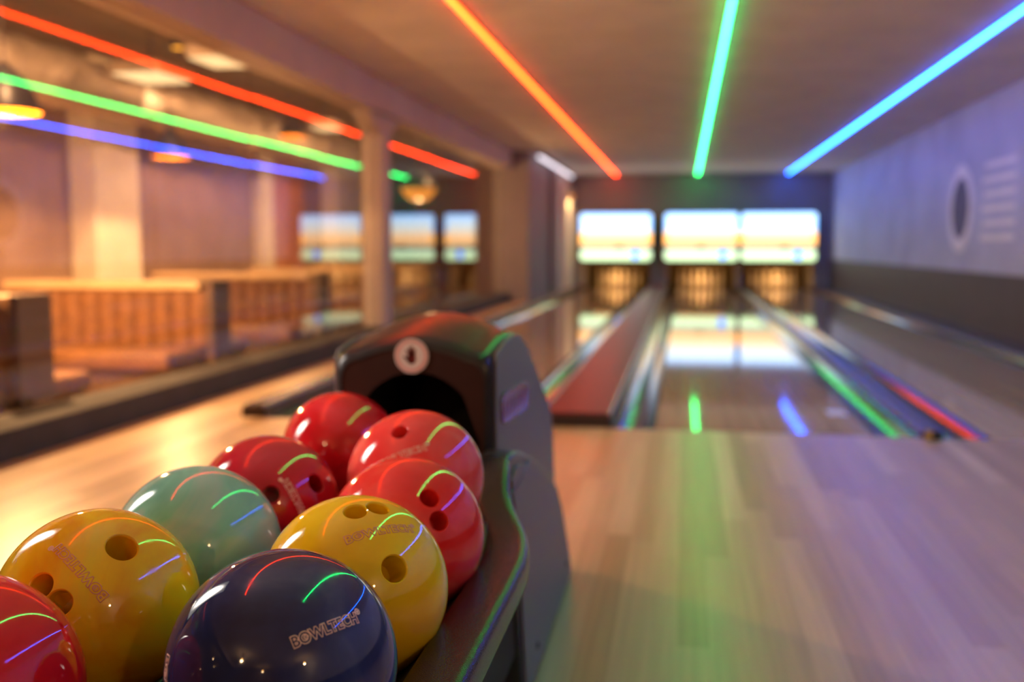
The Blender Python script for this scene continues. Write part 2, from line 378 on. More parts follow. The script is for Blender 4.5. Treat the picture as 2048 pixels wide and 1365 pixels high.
# mural on right wall: a ring and lines of lettering-like bars
bm = B()
def ringmesh(bm, y, z, r0, r1, x, sy=1.0, sz=1.0, nn=48):
    a = [[bm.verts.new((xx, y + sy * r * math.cos(2 * PI * i / nn), z + sz * r * math.sin(2 * PI * i / nn))) for i in range(nn)] for r, xx in ((r0, x), (r1, x), (r1, x + 0.006), (r0, x + 0.006))]
    for k in range(4):
        p, q = a[k], a[(k + 1) % 4]
        for i in range(nn):
            j = (i + 1) % nn; bm.faces.new((p[i], p[j], q[j], q[i]))
ringmesh(bm, 12.25, 1.35, 0.36, 0.50, RW - 0.006)
for k in range(6):
    box(bm, (RW - 0.005, 10.3, 0.98 + 0.15 * k), (RW - 0.0005, 11.4 - 0.08 * (k % 2), 1.04 + 0.15 * k))
mural = obj('wall_mural', bm, M['mural_pale']); tag(mural, 'large pale ring and text bars painted on the blue-lit right wall', 'mural')
bm = B(); lathe(bm, [(0.335, 0), (0.335, 0.005)], n=48)
o = obj('mural_centre', bm, M['mural'], mural, label='dark disc in the middle of the ring')
o.rotation_euler = (0, PI / 2, 0); o.location = (RW - 0.0055, 12.25, 1.35); o.matrix_parent_inverse = Matrix.Identity(4)

# ------------------------------------------------------------------ ceiling strips
def strip(x, m, label):
    t = thing('light_strip', label, 'light strip', (x, 3, CEIL), 'coloured ceiling light strips')
    bm = B(); box(bm, (x - 0.024, 0.9, CEIL - 0.012), (x + 0.024, 22.2, CEIL)); obj('channel', bm, M['dark_metal'], t)
    bm = B(); box(bm, (x - 0.0135, 0.9, CEIL - 0.022), (x + 0.0135, 22.2, CEIL - 0.0125)); obj('diffuser', bm, m, t)
strip(-1.475, M['strip_o'], 'orange-red light strip along the ceiling over the left lane')
strip(0.28, M['strip_g'], 'green light strip along the ceiling over the middle lane')
strip(2.17, M['strip_b'], 'bright blue light strip along the ceiling nearest the right wall')
t = thing('tube_lamp', 'short white tube lamp high on the pier at the left of the lanes', 'lamp', (-2.47, 19, 2.4))
boxobj('housing', (-2.415, 16.6, 2.42), (-2.36, 21.7, 2.46), M['frame'], t)
boxobj('bracket', (-2.52, 18.95, 2.425), (-2.415, 19.1, 2.455), M['frame'], t)
boxobj('tube', (-2.41, 16.65, 2.385), (-2.365, 21.65, 2.42), M['tube'], t)
t = thing('wall_spotlight', 'small warm spotlight at the top of the pale strip of wall beside the pins', 'lamp', (-2.36, 21.3, 2.0))
boxobj('spot_body', (-2.40, 21.30, 1.98), (-2.32, 21.42, 2.10), M['frame'], t, bevel=0.01)
boxobj('spot_bracket', (-2.42, 21.34, 2.02), (-2.40, 21.38, 2.06), M['frame'], t)
boxobj('spot_lens', (-2.395, 21.31, 1.965), (-2.325, 21.41, 1.98), M['amber'], t)
lamp('spot_light', 'SPOT', (-2.30, 21.36, 1.95), 30, (1, 0.72, 0.32), 0.03, 2.2, 0.6, (-2.48, 21.7, 0.9), t)

# ------------------------------------------------------------------ lanes
def lane(x, label, marker=False):
    t = thing('bowling_lane', label, 'bowling lane', (x, FOUL, 0), 'bowling lanes')
    boxobj('lane_surface', (x - LW / 2, FOUL + 0.002, -0.05), (x + LW / 2, YE - 0.35, 0.0), M['lane'], t)
    for s in (-1, 1):
        bm = B(); cx = x + s * (LW / 2 + GW / 2); r = GW / 2 - 0.003; nn = 14
        nn = 9; arc = [(r * math.cos(PI + PI * i / nn), 0.082 * math.sin(PI + PI * i / nn)) for i in range(nn + 1)]
        pr = [(cx + x_, z_) for x_, z_ in arc] + [(cx + x_ * 1.02, z_ - 0.006) for x_, z_ in arc[::-1]]
        prism_y(bm, pr, FOUL + 0.03, YE - 0.4); o = obj('gutter', bm, M['gutter'], t)
    if marker:
        boxobj('lane_marker', (0.80, 5.62, 0.0), (0.90, 5.80, 0.0015), M['mark'], t, label='small pale marker')
lane(LANES[0], 'left bowling lane, between the glass wall and the dark red cover')
lane(LANES[1], 'middle bowling lane directly beyond the open wooden floor, right of the dark red cover', True)
lane(LANES[2], 'right bowling lane beside the blue-lit wall')
def cover(x0, x1, y0, label, h, m, name='lane_divider', cat='lane divider'):
    t = thing(name, label, cat, ((x0 + x1) / 2, y0, 0))
    bm = B(); nn = 8
    c = min(0.02, (x1 - x0) * 0.2)
    pr = [(x0, -0.18), (x1, -0.18), (x1, h * 0.7), (x1 - c * 0.3, h * 0.92), (x1 - c, h), (x0 + c, h), (x0 + c * 0.3, h * 0.92), (x0, h * 0.7)]
    prism_y(bm, pr, y0 + 0.03, YB - 0.06); obj('cover_top', bm, m, t, bevel=0.004)
    boxobj('end_cap', (x0, y0 + 0.002, -0.05), (x1, y0 + 0.028, h * 0.85), M['cap_front'], t, bevel=0.004)
    return t
L0r = LANES[0] + LW / 2 + GW; L1l = LANES[1] - LW / 2 - GW; L1r = LANES[1] + LW / 2 + GW; L2l = LANES[2] - LW / 2 - GW; L2r = LANES[2] + LW / 2 + GW
rc = cover(L0r, L1l, FOUL, 'dark red ball track cover between the left and middle lanes', 0.07, M['red_cap'], 'ball_track_cover', 'ball track cover')
cover(L1r, L2l, FOUL, 'thin dark divider between the middle and right lanes', 0.025, M['divider'])
cover(LANES[0] - LW / 2 - GW - 0.13, LANES[0] - LW / 2 - GW, FOUL, 'dark low edge rail of the left lane, on the side of the glass wall', 0.07, M['divider'])
cover(L2r, RW - 0.031, FOUL, 'dark ledge along the foot of the right wall', 0.03, M['divider'])
boxobj('edge_trim', (L1l - 0.016, FOUL + 0.031, 0.03), (L1l - 0.0005, YB - 0.1, 0.074), M['edge'], rc, bevel=0.004, label='pale glossy edge')
boxobj('edge_trim', (L0r + 0.0005, FOUL + 0.031, 0.03), (L0r + 0.016, YB - 0.1, 0.074), M['edge'], rc, bevel=0.004, label='pale glossy edge')
t = thing('foul_sensor', 'tiny brass foul sensor at the end of the thin divider', 'sensor', (1.2, 4.99, 0))
boxobj('sensor_body', (1.165, 4.96, 0), (1.225, 5.02, 0.045), M['dark_metal'], t, bevel=0.004)
boxobj('sensor_plate', (1.15, 4.955, 0.012), (1.178, 4.96, 0.05), M['gold'], t)
boxobj('trim_11', (GX + 0.14, FOUL, -0.18), (LANES[0] - LW / 2 - GW - 0.131, YB, -0.001), M['approach'], None)['kind'] = 'structure'

# ------------------------------------------------------------------ monitors
def rrect(bm, x0, x1, z0, z1, y0, y1, r, nn=6):
    pr = []
    for cx, cz, a0 in ((x1 - r, z1 - r, 0), (x0 + r, z1 - r, PI / 2), (x0 + r, z0 + r, PI), (x1 - r, z0 + r, 3 * PI / 2)):
        for i in range(nn + 1):
            a = a0 + PI / 2 * i / nn; pr.append((cx + r * math.cos(a), cz + r * math.sin(a)))
    prism_y(bm, pr, y0, y1)
for k, (x, lab) in enumerate(((-1.465, 'lit monitor above the pins of the left lane'), (0.37, 'lit monitor above the pins of the middle lane'), (1.99, 'lit monitor above the pins of the right lane'))):
    t = thing('monitor', lab, 'monitor', (x, YS, 1.1), 'monitors above the pins')
    bm = B(); rrect(bm, x - 0.79, x + 0.79, 0.595, 1.65, YS + 0.002, YS + 0.07, 0.09); obj('casing', bm, M['frame'], t)
    bm = B(); rrect(bm, x - 0.775, x + 0.775, 0.86, 1.635, YS - 0.004, YS, 0.08)
    bm2 = bm; rrect(bm2, x - 0.775, x + 0.775, 0.61, 0.84, YS - 0.004, YS, 0.08)
    obj('screen', bm2, screen_mat('screen_picture', (0.55, 0.5, 0.58)[k], (0.78, 0.80, 0.76)[k]), t)
    boxobj('bracket', (x - 0.1, YS + 0.07, 1.0), (x + 0.1, YB - 0.022, 1.2), M['frame'], t)

# ------------------------------------------------------------------ pins
pin_prof = [(0.0255, 0), (0.0285, 0.006), (0.036, 0.03), (0.0495, 0.07), (0.0575, 0.10), (0.0605, 0.115), (0.0585, 0.14), (0.050, 0.175), (0.036, 0.215), (0.0265, 0.245), (0.0235, 0.26), (0.0245, 0.28), (0.029, 0.305), (0.0323, 0.335), (0.0315, 0.352), (0.026, 0.368), (0.015, 0.378), (0.004, 0.381)]
pin0 = None
rows = ['head pin', 'second-row pin', 'third-row pin', 'back-row pin']
for li, x in enumerate(LANES):
    side = ('left', 'middle', 'right')[li]
    for r in range(4):
        for c in range(r + 1):
            px = x + (c - r / 2) * 0.305; py = 22.62 + r * 0.264
            pos = '' if r == 0 else (('left end' if c == 0 else 'right end' if c == r else ('centre' if r == 2 else ('left of centre' if c == 1 else 'right of centre'))))
            lab = 'white bowling pin on the %s lane, %s%s' % (side, rows[r], '' if not pos else ', ' + pos)
            if pin0 is None:
                pin0 = thing('bowling_pin', lab, 'bowling pin', (px, py, 0), 'pins standing at the ends of the lanes')
                bm = B(); lathe(bm, pin_prof, n=20); obj('pin_body', bm, M['pin'], pin0, smooth=True, local=True)
                for z in (0.247, 0.268):
                    bm = B(); lathe(bm, [(0.0262, z - 0.005), (0.0270, z), (0.0262, z + 0.005)], n=20); obj('pin_stripe', bm, M['pin_red'], pin0, smooth=True, local=True, label='red stripe')
            else: dup(pin0, (px, py, 0), lab)
for x in LANES:
    t = thing('pit_lamp', 'hidden warm lamp over the %s lane pins' % ('left', 'middle', 'right')[LANES.index(x)], 'lamp', (x, 22.55, 0.6))
    boxobj('lamp_bar', (x - 0.5, 22.50, 0.585), (x + 0.5, 22.54, 0.62), M['amber_dim'], t)
    lamp('pit_light', 'AREA', (x, 22.56, 0.58), 13, (1, 0.52, 0.15), 0.9, aim=(x, 23.1, 0.1), parent=t)

# ------------------------------------------------------------------ lounge behind the glass
def booth(y, label):
    x1, x0 = -3.32, -4.9
    t = thing('booth_bench', label, 'bench', (x0 + 0.8, y, -0.25), 'double-sided booth benches behind the glass')
    lx = 0.8; fz = 0.0
    def b_(name, lo, hi, m, bev=0.01):
        bm = B(); box(bm, lo, hi); return obj(name, bm, m, t, bevel=bev, local=True)
    W = (x1 - x0) / 2
    b_('back_core', (-W, -0.09, 0.12), (W, 0.09, 0.86), M['dark_wood'])
    b_('top_ledge', (-W - 0.02, -0.13, 0.86), (W - 0.06, 0.13, 0.92), M['oak'])
    b_('end_panel', (W, -0.14, 0.0), (W + 0.05, 0.14, 0.93), M['dark_wood'])
    for s in (-1, 1):
        bm = B(); nf = 11; fw = 2 * W / nf
        for i in range(nf):
            lathe_pts = [(-W + fw * (i + 0.5) + fw / 2 * math.cos(a * PI / 8), s * (0.09 + 0.045 * math.sin(a * PI / 8))) for a in range(9)]
            a_ = [bm.verts.new((px, py, 0.46)) for px, py in lathe_pts]; c_ = [bm.verts.new((px, py, 0.85)) for px, py in lathe_pts]
            bm.faces.new(a_); bm.faces.new(c_[::-1])
            for k in range(8): bm.faces.new((a_[k], a_[k + 1], c_[k + 1], c_[k]))
        obj('fluted_backrest', bm, M['leather'], t, local=True)
        b_('seat_cushion', (-W, min(s * 0.13, s * 0.62), 0.34), (W - 0.04, max(s * 0.13, s * 0.62), 0.46), M['leather'], 0.03)
        b_('seat_base', (-W, min(s * 0.10, s * 0.58), 0.0), (W, max(s * 0.10, s * 0.58), 0.335), M['dark_wood'])
    return t
b0 = booth(6.72, 'fluted tan booth bench behind the glass, centre left, left of the grey post')
for y, lab in ((4.62, 'tan booth bench nearest the camera, its dark end cut by the left edge'), (8.82, 'fluted tan booth bench just left of the grey post, behind the pale-edged one'),
               (10.92, 'tan booth bench seen past the right side of the grey post'), (13.0, 'farthest tan booth bench, small behind the glass near the pier')):
    dup(b0, (b0.location[0], y, -0.25), lab)

def pendant(loc, label, r, power, glow=False, drop=0.045):
    x, y, z = loc
    t = thing('pendant_lamp', label, 'lamp', loc)
    prof = [(r, 0), (r * 0.97, 0.03), (r * 0.78, 0.12), (r * 0.5, 0.20), (r * 0.2, 0.25), (0.03, 0.27)]
    bm = B(); lathe(bm, prof + [(0.0, 0.271)], n=40, cap=False); obj('lamp_shade', bm, M['shade'], t, smooth=True, local=True)
    bm = B(); lathe(bm, [(max(0.0, q - 0.004), z_ - 0.003 if z_ > 0 else 0.0) for q, z_ in prof] + [(0.0, 0.266)], n=40, cap=False)
    obj('shade_lining', bm, M['lining'], t, smooth=True, local=True, label='dark amber lining, glowing')
    bm = B(); tube(bm, [(0, 0, 0.265), (0, 0, 2.95 - z)], 0.006, n=8); obj('cord', bm, M['shade'], t, local=True)
    bm = B(); lathe(bm, [(0.012, 0.075), (0.02, 0.10), (0.02, 0.16)], n=16); obj('bulb_holder', bm, M['shade'], t, local=True)
    if glow:
        bm = B(); lathe(bm, [(r * 0.45, -0.17), (r * 0.7, -0.10), (r * 0.93, -0.002), (r * 0.5, 0.02)], n=24)
        obj('lamp_glass', bm, M['amber_dim'], t, local=True)
    lamp('pendant_light', 'POINT', (x, y, z - 0.25 if glow else z + drop), power, WARM, 0.012 if drop > 0 else 0.04, parent=t)
    return t
pendant((-3.80, 5.20, 1.68), 'dark dome pendant with amber glow, cut by the left edge', 0.19, 500, drop=-0.05)
pendant((-4.70, 8.72, 1.74), 'dark dome pendant with amber glow in front of the pale pilaster', 0.17, 170)
pendant((-3.98, 14.9, 1.79), 'pendant with amber glass bell beyond the grey post', 0.30, 110, True)
pendant((-4.9, 12.2, 2.3), 'dark dome pendant high in the lounge between other lamps', 0.17, 110)

# foil duct under the lounge ceiling
t = thing('ventilation_duct', 'crinkled foil ventilation duct under the dark lounge ceiling', 'duct', (-5.5, 8, 2.4))
bm = B(); pts = [(-5.55 + 0.03 * math.sin(i * 1.7), 1.5 + i * 0.25, 2.42 + 0.02 * math.sin(i * 2.3)) for i in range(60)]
P = [Vector(p) for p in pts]; rings = []
for i, p in enumerate(P):
    rr = 0.25 + 0.014 * (i % 2) + random.uniform(-0.008, 0.008)
    rings.append([bm.verts.new((p.x + rr * math.cos(2 * PI * k / 20), p.y, p.z + rr * math.sin(2 * PI * k / 20))) for k in range(20)])
for a, b_ in zip(rings, rings[1:]):
    for k in range(20): bm.faces.new((a[k], a[(k + 1) % 20], b_[(k + 1) % 20], b_[k]))
bm.faces.new(rings[0]); bm.faces.new(rings[-1])
obj('duct_hose', bm, M['foil'], t, smooth=True)
for y in (4.2, 7.8, 11.4):
    boxobj('hanger', (-5.83, y, 2.38), (-5.80, y + 0.04, 2.95), M['dark_metal'], t)
M['panel_glow'] = emit('warm_panel_glow', (1.0, 0.60, 0.27), 1.8)
def panel_lamp(x, y, z, hx, hy, label):
    t = thing('ceiling_lamp', label, 'lamp', (x, y, z), 'square warm lamps hanging in the lounge')
    boxobj('lamp_box', (x - hx, y - hy, z), (x + hx, y + hy, z + 0.09), M['foil'], t, bevel=0.01)
    boxobj('lamp_panel', (x - hx + 0.02, y - hy + 0.02, z - 0.015), (x + hx - 0.02, y + hy - 0.02, z), M['panel_glow'], t, bevel=0.004)
    boxobj('hanger', (x - 0.01, y - 0.01, z + 0.09), (x + 0.01, y + 0.01, 2.949), M['dark_metal'], t)
panel_lamp(-4.62, 8.3, 2.40, 0.23, 0.30, 'wide square warm lamp beside the foil duct')
panel_lamp(-3.85, 8.0, 2.46, 0.17, 0.26, 'square warm lamp nearer the beam, right of the wide one')
panel_lamp(-4.45, 12.2, 2.40, 0.15, 0.22, 'small square warm lamp far down the lounge')
t = thing('added_washer', 'added downlight brightening the pale pilaster between the two front booths', 'lamp', (-4.9, 9.3, 2.85))  # downlight added to brighten the pilaster
bm = B(); lathe(bm, [(0.06, 0), (0.06, 0.10)], -4.9, 9.3, 2.85, 20); obj('added_washer_body', bm, M['shade'], t)
bm = B(); lathe(bm, [(0.05, -0.004), (0.05, 0)], -4.9, 9.3, 2.85, 20); obj('added_washer_lens', bm, M['amber'], t)
lamp('added_washer_light', 'SPOT', (-4.9, 9.3, 2.84), 480, (1, 0.66, 0.34), 0.04, 0.72, 0.8, (-6.3, 10.25, 0.75), t)

for k, (y, pw) in enumerate(((4.6, 330), (7.6, 300), (11.4, 260), (15.0, 160))):  # unseen spots added to raise the light on lounge wall and booths
    lb = ('nearest the camera', 'second from the camera', 'third from the camera', 'farthest from the camera')[k]
    t = thing('fill_spotlight', 'added unseen fill spotlight on the lounge side of the beam, ' + lb, 'lamp', (-3.12, y, 2.72), 'added fill spotlights behind the beam')
    boxobj('spot_bracket', (-3.12, y - 0.02, 2.72), (-3.071, y + 0.02, 2.76), M['shade'], t)
    bm = B(); tube(bm, [(-3.11, y, 2.74), (-3.24, y, 2.68)], 0.035, n=20); obj('spot_body', bm, M['shade'], t)
    lamp('spot_light', 'SPOT', (-3.26, y, 2.67), pw, (1, 0.50, 0.22), 0.03, 2.5, 0.8, (-6.5, y + 0.3, 1.6), t)

# lamps of the concourse behind the camera, and the added display beside the approach
def globe(loc, label, power):
    t = thing('globe_lamp', label, 'lamp', loc, 'globe lamps behind the camera')
    bm = B(); bmesh.ops.create_uvsphere(bm, u_segments=24, v_segments=16, radius=0.07); obj('lamp_globe', bm, M['bulb'], t, smooth=True, local=True)
    bm = B(); tube(bm, [(0, 0, 0.065), (0, 0, CEIL - loc[2] - 0.001)], 0.012, n=10); obj('stem', bm, M['shade'], t, local=True)
    lamp('globe_light', 'POINT', (loc[0], loc[1], loc[2] - 0.11), power, (1, 0.62, 0.32), 0.08, parent=t)
globe((-1.55, -2.4, 2.15), 'warm globe lamp behind the camera on the left', 26)
globe((2.5, -2.1, 2.15), 'warm globe lamp behind the camera on the right', 26)
globe((-0.1, -4.2, 2.15), 'warm globe lamp far behind the camera in the middle', 8)
def totem_glow():  # emission fades outward to soften the highlights on the balls
    m = emit('totem_glow', (1.0, 0.90, 0.80), ADDED_DISPLAY); nt = m.node_tree; N = nt.nodes; L = nt.links
    tc = N.new('ShaderNodeTexCoord'); mp = N.new('ShaderNodeMapping'); mp.inputs['Location'].default_value = (0, -1, -1); mp.inputs['Scale'].default_value = (0, 2, 2)
    g = N.new('ShaderNodeTexGradient'); g.gradient_type = 'QUADRATIC_SPHERE'
    mr = N.new('ShaderNodeMapRange'); mr.inputs['From Max'].default_value = 0.5; mr.inputs['To Min'].default_value = 1.0; mr.inputs['To Max'].default_value = ADDED_DISPLAY * 1.7
    L.new(tc.outputs['Generated'], mp.inputs[0]); L.new(mp.outputs[0], g.inputs[0]); L.new(g.outputs['Fac'], mr.inputs['Value'])
    L.new(mr.outputs[0], N['Principled BSDF'].inputs['Emission Strength']); return m
t = thing('added_totem', 'unseen lit display added for the bright source reflected in the balls', 'display', (-1.95, 1.6, 0))  # out-of-view display added to give the balls their highlights and side light
boxobj('added_totem_foot', (-2.15, 1.32, 0.0), (-1.75, 1.88, 0.03), M['dark_metal'], t, bevel=0.01)
boxobj('added_totem_body', (-1.97, 1.36, 0.03), (-1.89, 1.84, 1.88), M['frame'], t, bevel=0.01)
boxobj('added_totem_screen', (-1.889, 1.40, 0.78), (-1.885, 1.80, 1.78), totem_glow(), t)

# ------------------------------------------------------------------ ball return
R = 0.108
BX = -0.502
ret = thing('ball_return', 'dark ball return with arched hood, grey side panels and ball rack', 'ball return', (BX, 1.6, 0))
xl, xr = BX - 0.139 * 1.22, -0.363
xl = -0.685; HC = (xl + xr) / 2; HW = (xr - xl) / 2
def hood_sec(side, mid, inset, z0=0.05, r=0.035, na=6, nt=14):
    pts = [(-HW + inset, z0)]
    s = side - inset; mz = mid - inset; hw = HW - inset
    for i in range(na + 1):
        a = PI - PI / 2 * i / na; pts.append((-hw + r + r * math.cos(a), s - r + r * math.sin(a)))
    for i in range(1, nt):
        u = -1 + 2 * i / nt; x = (hw - r) * u; pts.append((x, s + (mz - s) * (1 - u * u)))
    for i in range(na + 1):
        a = PI / 2 - PI / 2 * i / na; pts.append((hw - r + r * math.cos(a), s - r + r * math.sin(a)))
    pts.append((hw, z0)); return [(HC + x, z) for x, z in pts]
stations = [(1.896, .712, .738, .016), (1.899, .714, .740, .008), (1.907, .716, .743, .002), (1.925, .718, .747, 0), (1.97, .726, .758, 0), (2.03, .735, .770, 0), (2.10, .740, .777, 0), (2.17, .738, .776, 0),
            (2.24, .728, .766, 0), (2.31, .706, .744, 0), (2.39, .662, .70, 0), (2.49, .612, .65, 0), (2.60, .553, .59, 0), (2.70, .50, .53, 0), (2.77, .455, .48, 0), (2.80, .38, .40, 0), (2.83, .27, .29, .0), (2.84, .2, .21, .0)]
bm = B(); rings = []
for y, s, m_, ins in stations:
    rings.append([bm.verts.new((x, y, z)) for x, z in hood_sec(s, m_, ins)])
for a, b_ in zip(rings, rings[1:]):
    for i in range(len(a) - 1): bm.faces.new((a[i], a[i + 1], b_[i + 1], b_[i]))
bm.faces.new(rings[-1])
obj('hood', bm, M['black_gloss'], ret, smooth=True)
# front panel with the arched opening
outer = hood_sec(.712, .738, .0165)
outer = [outer[0]] + [(outer[0][0], 0.05 + (outer[1][1] - 0.05) * k / 5) for k in range(1, 5)] + outer[1:-1] + [(outer[-1][0], outer[-2][1] + (0.05 - outer[-2][1]) * k / 5) for k in range(1, 5)] + [outer[-1]]
nO = len(outer)
OC = -0.517
inner = []
for i in range(nO):
    x, z = outer[i]
    ang = math.atan2(z - 0.54, x - OC)
    if z < 0.54:
        inner.append((OC + math.copysign(0.128, x - OC), z))
    else:
        inner.append((OC + 0.128 * math.cos(ang), 0.54 + 0.134 * math.sin(ang)))
bm = B()
a = [bm.verts.new((x, 1.8975, z)) for x, z in outer]; b_ = [bm.verts.new((x, 1.8975, z)) for x, z in inner]; c_ = [bm.verts.new((x, 1.915, z)) for x, z in inner]
for i in range(nO - 1):
    bm.faces.new((a[i], a[i + 1], b_[i + 1], b_[i])); bm.faces.new((b_[i], b_[i + 1], c_[i + 1], c_[i]))
obj('front_panel', bm, M['brown_panel'], ret)
bm = B()
a = [bm.verts.new((x, 1.915, z)) for x, z in inner]; b_ = [bm.verts.new((OC + (x - OC) * 0.9, 2.25, z - 0.04)) for x, z in inner]
for i in range(nO - 1): bm.faces.new((a[i], a[i + 1], b_[i + 1], b_[i]))
bm.faces.new(b_)
obj('tunnel', bm, M['black'], ret, label='black opening the balls come out of')
# grey side panels of hood
side_prof = [(1.915, .08), (1.915, .695), (1.93, .712), (1.97, .719), (2.03, .727), (2.10, .731), (2.17, .728), (2.235, .716), (2.30, .694), (2.38, .652), (2.48, .603), (2.59, .545), (2.70, .49), (2.755, .45), (2.785, .38), (2.815, .27), (2.825, .08)]
for x0, x1 in ((xr - 0.001, xr + 0.006), (xl - 0.006, xl + 0.001)):
    bm = B(); prism_x(bm, side_prof, x0, x1); obj('side_panel', bm, M['grey_panel'], ret, bevel=0.003, label='grey side panel')
# lower pods
pod_prof = [(1.90, 0.0), (1.88, .06), (1.82, .25), (1.765, .415), (1.715, .49), (1.69, .52), (1.70, .538), (1.75, .546), (1.82, .541), (1.88, .527), (1.94, .510), (2.03, .483), (2.12, .454), (2.21, .422), (2.29, .391), (2.36, .362), (2.43, .325), (2.50, .274), (2.57, .21), (2.65, .130), (2.74, .035), (2.745, 0.0)]
pod_panel_prof = [(1.92, .012), (1.90, .06), (1.845, .25), (1.79, .41), (1.745, .48), (1.735, .505), (1.76, .519), (1.82, .516), (1.88, .503), (1.94, .487), (2.03, .460), (2.12, .431), (2.21, .400), (2.29, .369), (2.36, .341), (2.42, .308), (2.485, .26), (2.55, .20), (2.63, .12), (2.71, .03), (2.715, .012)]
for s, x0, x1 in ((1, -0.362, -0.300), (-1, -0.745, -0.686)):
    bm = B(); prism_x(bm, pod_prof, x0, x1); obj('lower_pod', bm, M['black_gloss'], ret, bevel=0.018, seg=4)
    bm = B(); xo = x1 if s > 0 else x0 - 0.005
    prism_x(bm, pod_panel_prof, xo, xo + 0.005); obj('pod_panel', bm, M['grey_panel'], ret, bevel=0.002, label='grey rounded side panel')
boxobj('rear_core', (-0.684, 1.93, 0.0), (-0.364, 2.70, 0.06), M['black'], ret)
# rack: frame rail, troughs, body
rl = [(-0.335, 1.74, .522), (-0.325, 1.68, .512), (-0.312, 1.61, .492), (-0.288, 1.54, .474), (-0.262, 1.47, .463), (-0.248, 1.39, .459), (-0.245, 1.30, .458), (-0.245, 1.15, .458), (-0.245, .95, .458), (-0.245, .70, .458), (-0.247, .58, .458), (-0.262, .50, .458), (-0.30, .45, .458), (-0.36, .44, .458), (BX, .44, .458)]
left = [(2 * BX - x, y, z) for x, y, z in rl[:-1]][::-1]
bm = B(); tube(bm, smoothpath(rl + left, 6), 0.035, 0.024, n=32, power=4.2); obj('rack_rail', bm, M['rail'], ret, smooth=True, label='glossy black rounded rail')
ROW = (-0.370, -0.625)
bm = B()
nn = 12; tr = 0.117
yst = [(0.50, 0), (1.36, 0), (1.50, 0.022), (1.62, 0.016), (1.80, 0.016), (1.93, 0.03)]
for cx in ROW:
    grid = []
    for y, dz in yst:
        cz = 0.5265 - R - 0.001 + tr + dz
        grid.append([bm.verts.new((cx - (0.018 if y > 1.4 and cx > -0.5 else 0) * min(1, (y - 1.36) / 0.14 if y > 1.36 else 0) + tr * math.sin(t_), y, cz - tr * math.cos(t_))) for t_ in [(-0.95 + 1.9 * i / nn) for i in range(nn + 1)]])
    for a, b_ in zip(grid, grid[1:]):
        for i in range(nn): bm.faces.new((a[i], a[i + 1], b_[i + 1], b_[i]))
o = obj('ball_trough', bm, M['black_gloss'], ret, smooth=True)
sd = o.modifiers.new('solid', 'SOLIDIFY'); sd.thickness = 0.006; sd.offset = -1
boxobj('rack_body', (-0.70, 0.62, 0.10), (-0.31, 1.90, 0.39), M['black'], ret, bevel=0.03)
boxobj('rack_foot', (-0.66, 0.75, 0.0), (-0.35, 1.85, 0.10), M['black'], ret)
# sticker
sx, sy_, sz_ = -0.5245, 1.8965, 0.7065
def disc(bm, r, y0, y1, cx=sx, cz=sz_, nn=40):
    prism_y(bm, [(cx + r * math.cos(2 * PI * i / nn), cz + r * math.sin(2 * PI * i / nn)) for i in range(nn)], y0, y1)
bm = B(); disc(bm, 0.0345, 1.8955, 1.8972); stk = obj('warning_sticker', bm, M['sticker'], ret, label='round pale sticker with red ring and dark hand')
bm = B(); nn = 40
for r0, r1 in ((0.0255, 0.0325),):
    p = [[bm.verts.new((sx + r * math.cos(2 * PI * i / nn), y, sz_ + r * math.sin(2 * PI * i / nn))) for i in range(nn)] for r, y in ((r0, 1.8953), (r1, 1.8953), (r1, 1.8958), (r0, 1.8958))]
    for k in range(4):
        q, s_ = p[k], p[(k + 1) % 4]
        for i in range(nn): bm.faces.new((q[i], q[(i + 1) % nn], s_[(i + 1) % nn], s_[i]))
obj('sticker_ring', bm, M['sticker_red'], stk)
bm = B(); h = 0.001
def cap_(bm, x0, z0, x1, z1, r0, r1):
    d = math.atan2(z1 - z0, x1 - x0); pr = []
    for i in range(9): a = d + PI / 2 + PI * i / 8; pr.append((x0 + r0 * math.cos(a), z0 + r0 * math.sin(a)))
    for i in range(9): a = d - PI / 2 + PI * i / 8; pr.append((x1 + r1 * math.cos(a), z1 + r1 * math.sin(a)))
    prism_y(bm, [(sx + x, sz_ + z) for x, z in pr], 1.8951, 1.8956)
cap_(bm, 0, -0.008, 0.0, 0.001, 0.0085, 0.0078)
for x0, x1, z1 in ((-0.0048, -0.010, 0.011), (-0.0018, -0.004, 0.0165), (0.0014, 0.001, 0.018), (0.0045, 0.0068, 0.013)): cap_(bm, x0, 0.002, x1, z1, 0.0024, 0.0019)
cap_(bm, -0.003, -0.009, -0.0145, -0.0025, 0.0038, 0.0022)
obj('sticker_hand', bm, M['sticker_hand'], stk)
# badge on the hood side
bp_ = [(1.955, .618), (2.03, .632), (2.16, .640), (2.305, .612), (2.32, .60), (2.30, .548), (2.20, .545), (2.08, .550), (1.975, .553), (1.962, .565)]
bm = B(); prism_x(bm, [(1.955, .612), (1.975, .625), (2.20, .618), (2.30, .603), (2.315, .59), (2.300, .552), (2.28, .545), (1.985, .560), (1.965, .566)], xr + 0.006, xr + 0.0095)
bd = obj('side_badge', bm, M['badge'], ret, bevel=0.001, label='dark red glossy emblem on the side panel')
bm = B()
for k in range(7):
    y0 = 1.985 + k * 0.044
    prism_x(bm, [(y0, .572 - k * .0015), (y0 + 0.01, .572 - k * .0015), (y0 + 0.028, .604 - k * .0015), (y0 + 0.018, .604 - k * .0015)], xr + 0.0096, xr + 0.0112)
    if k % 2 == 0: prism_x(bm, [(y0 + 0.012, .584), (y0 + 0.034, .584), (y0 + 0.034, .589), (y0 + 0.012, .589)], xr + 0.0096, xr + 0.0112)
obj('badge_relief', bm, M['badge_relief'], bd)
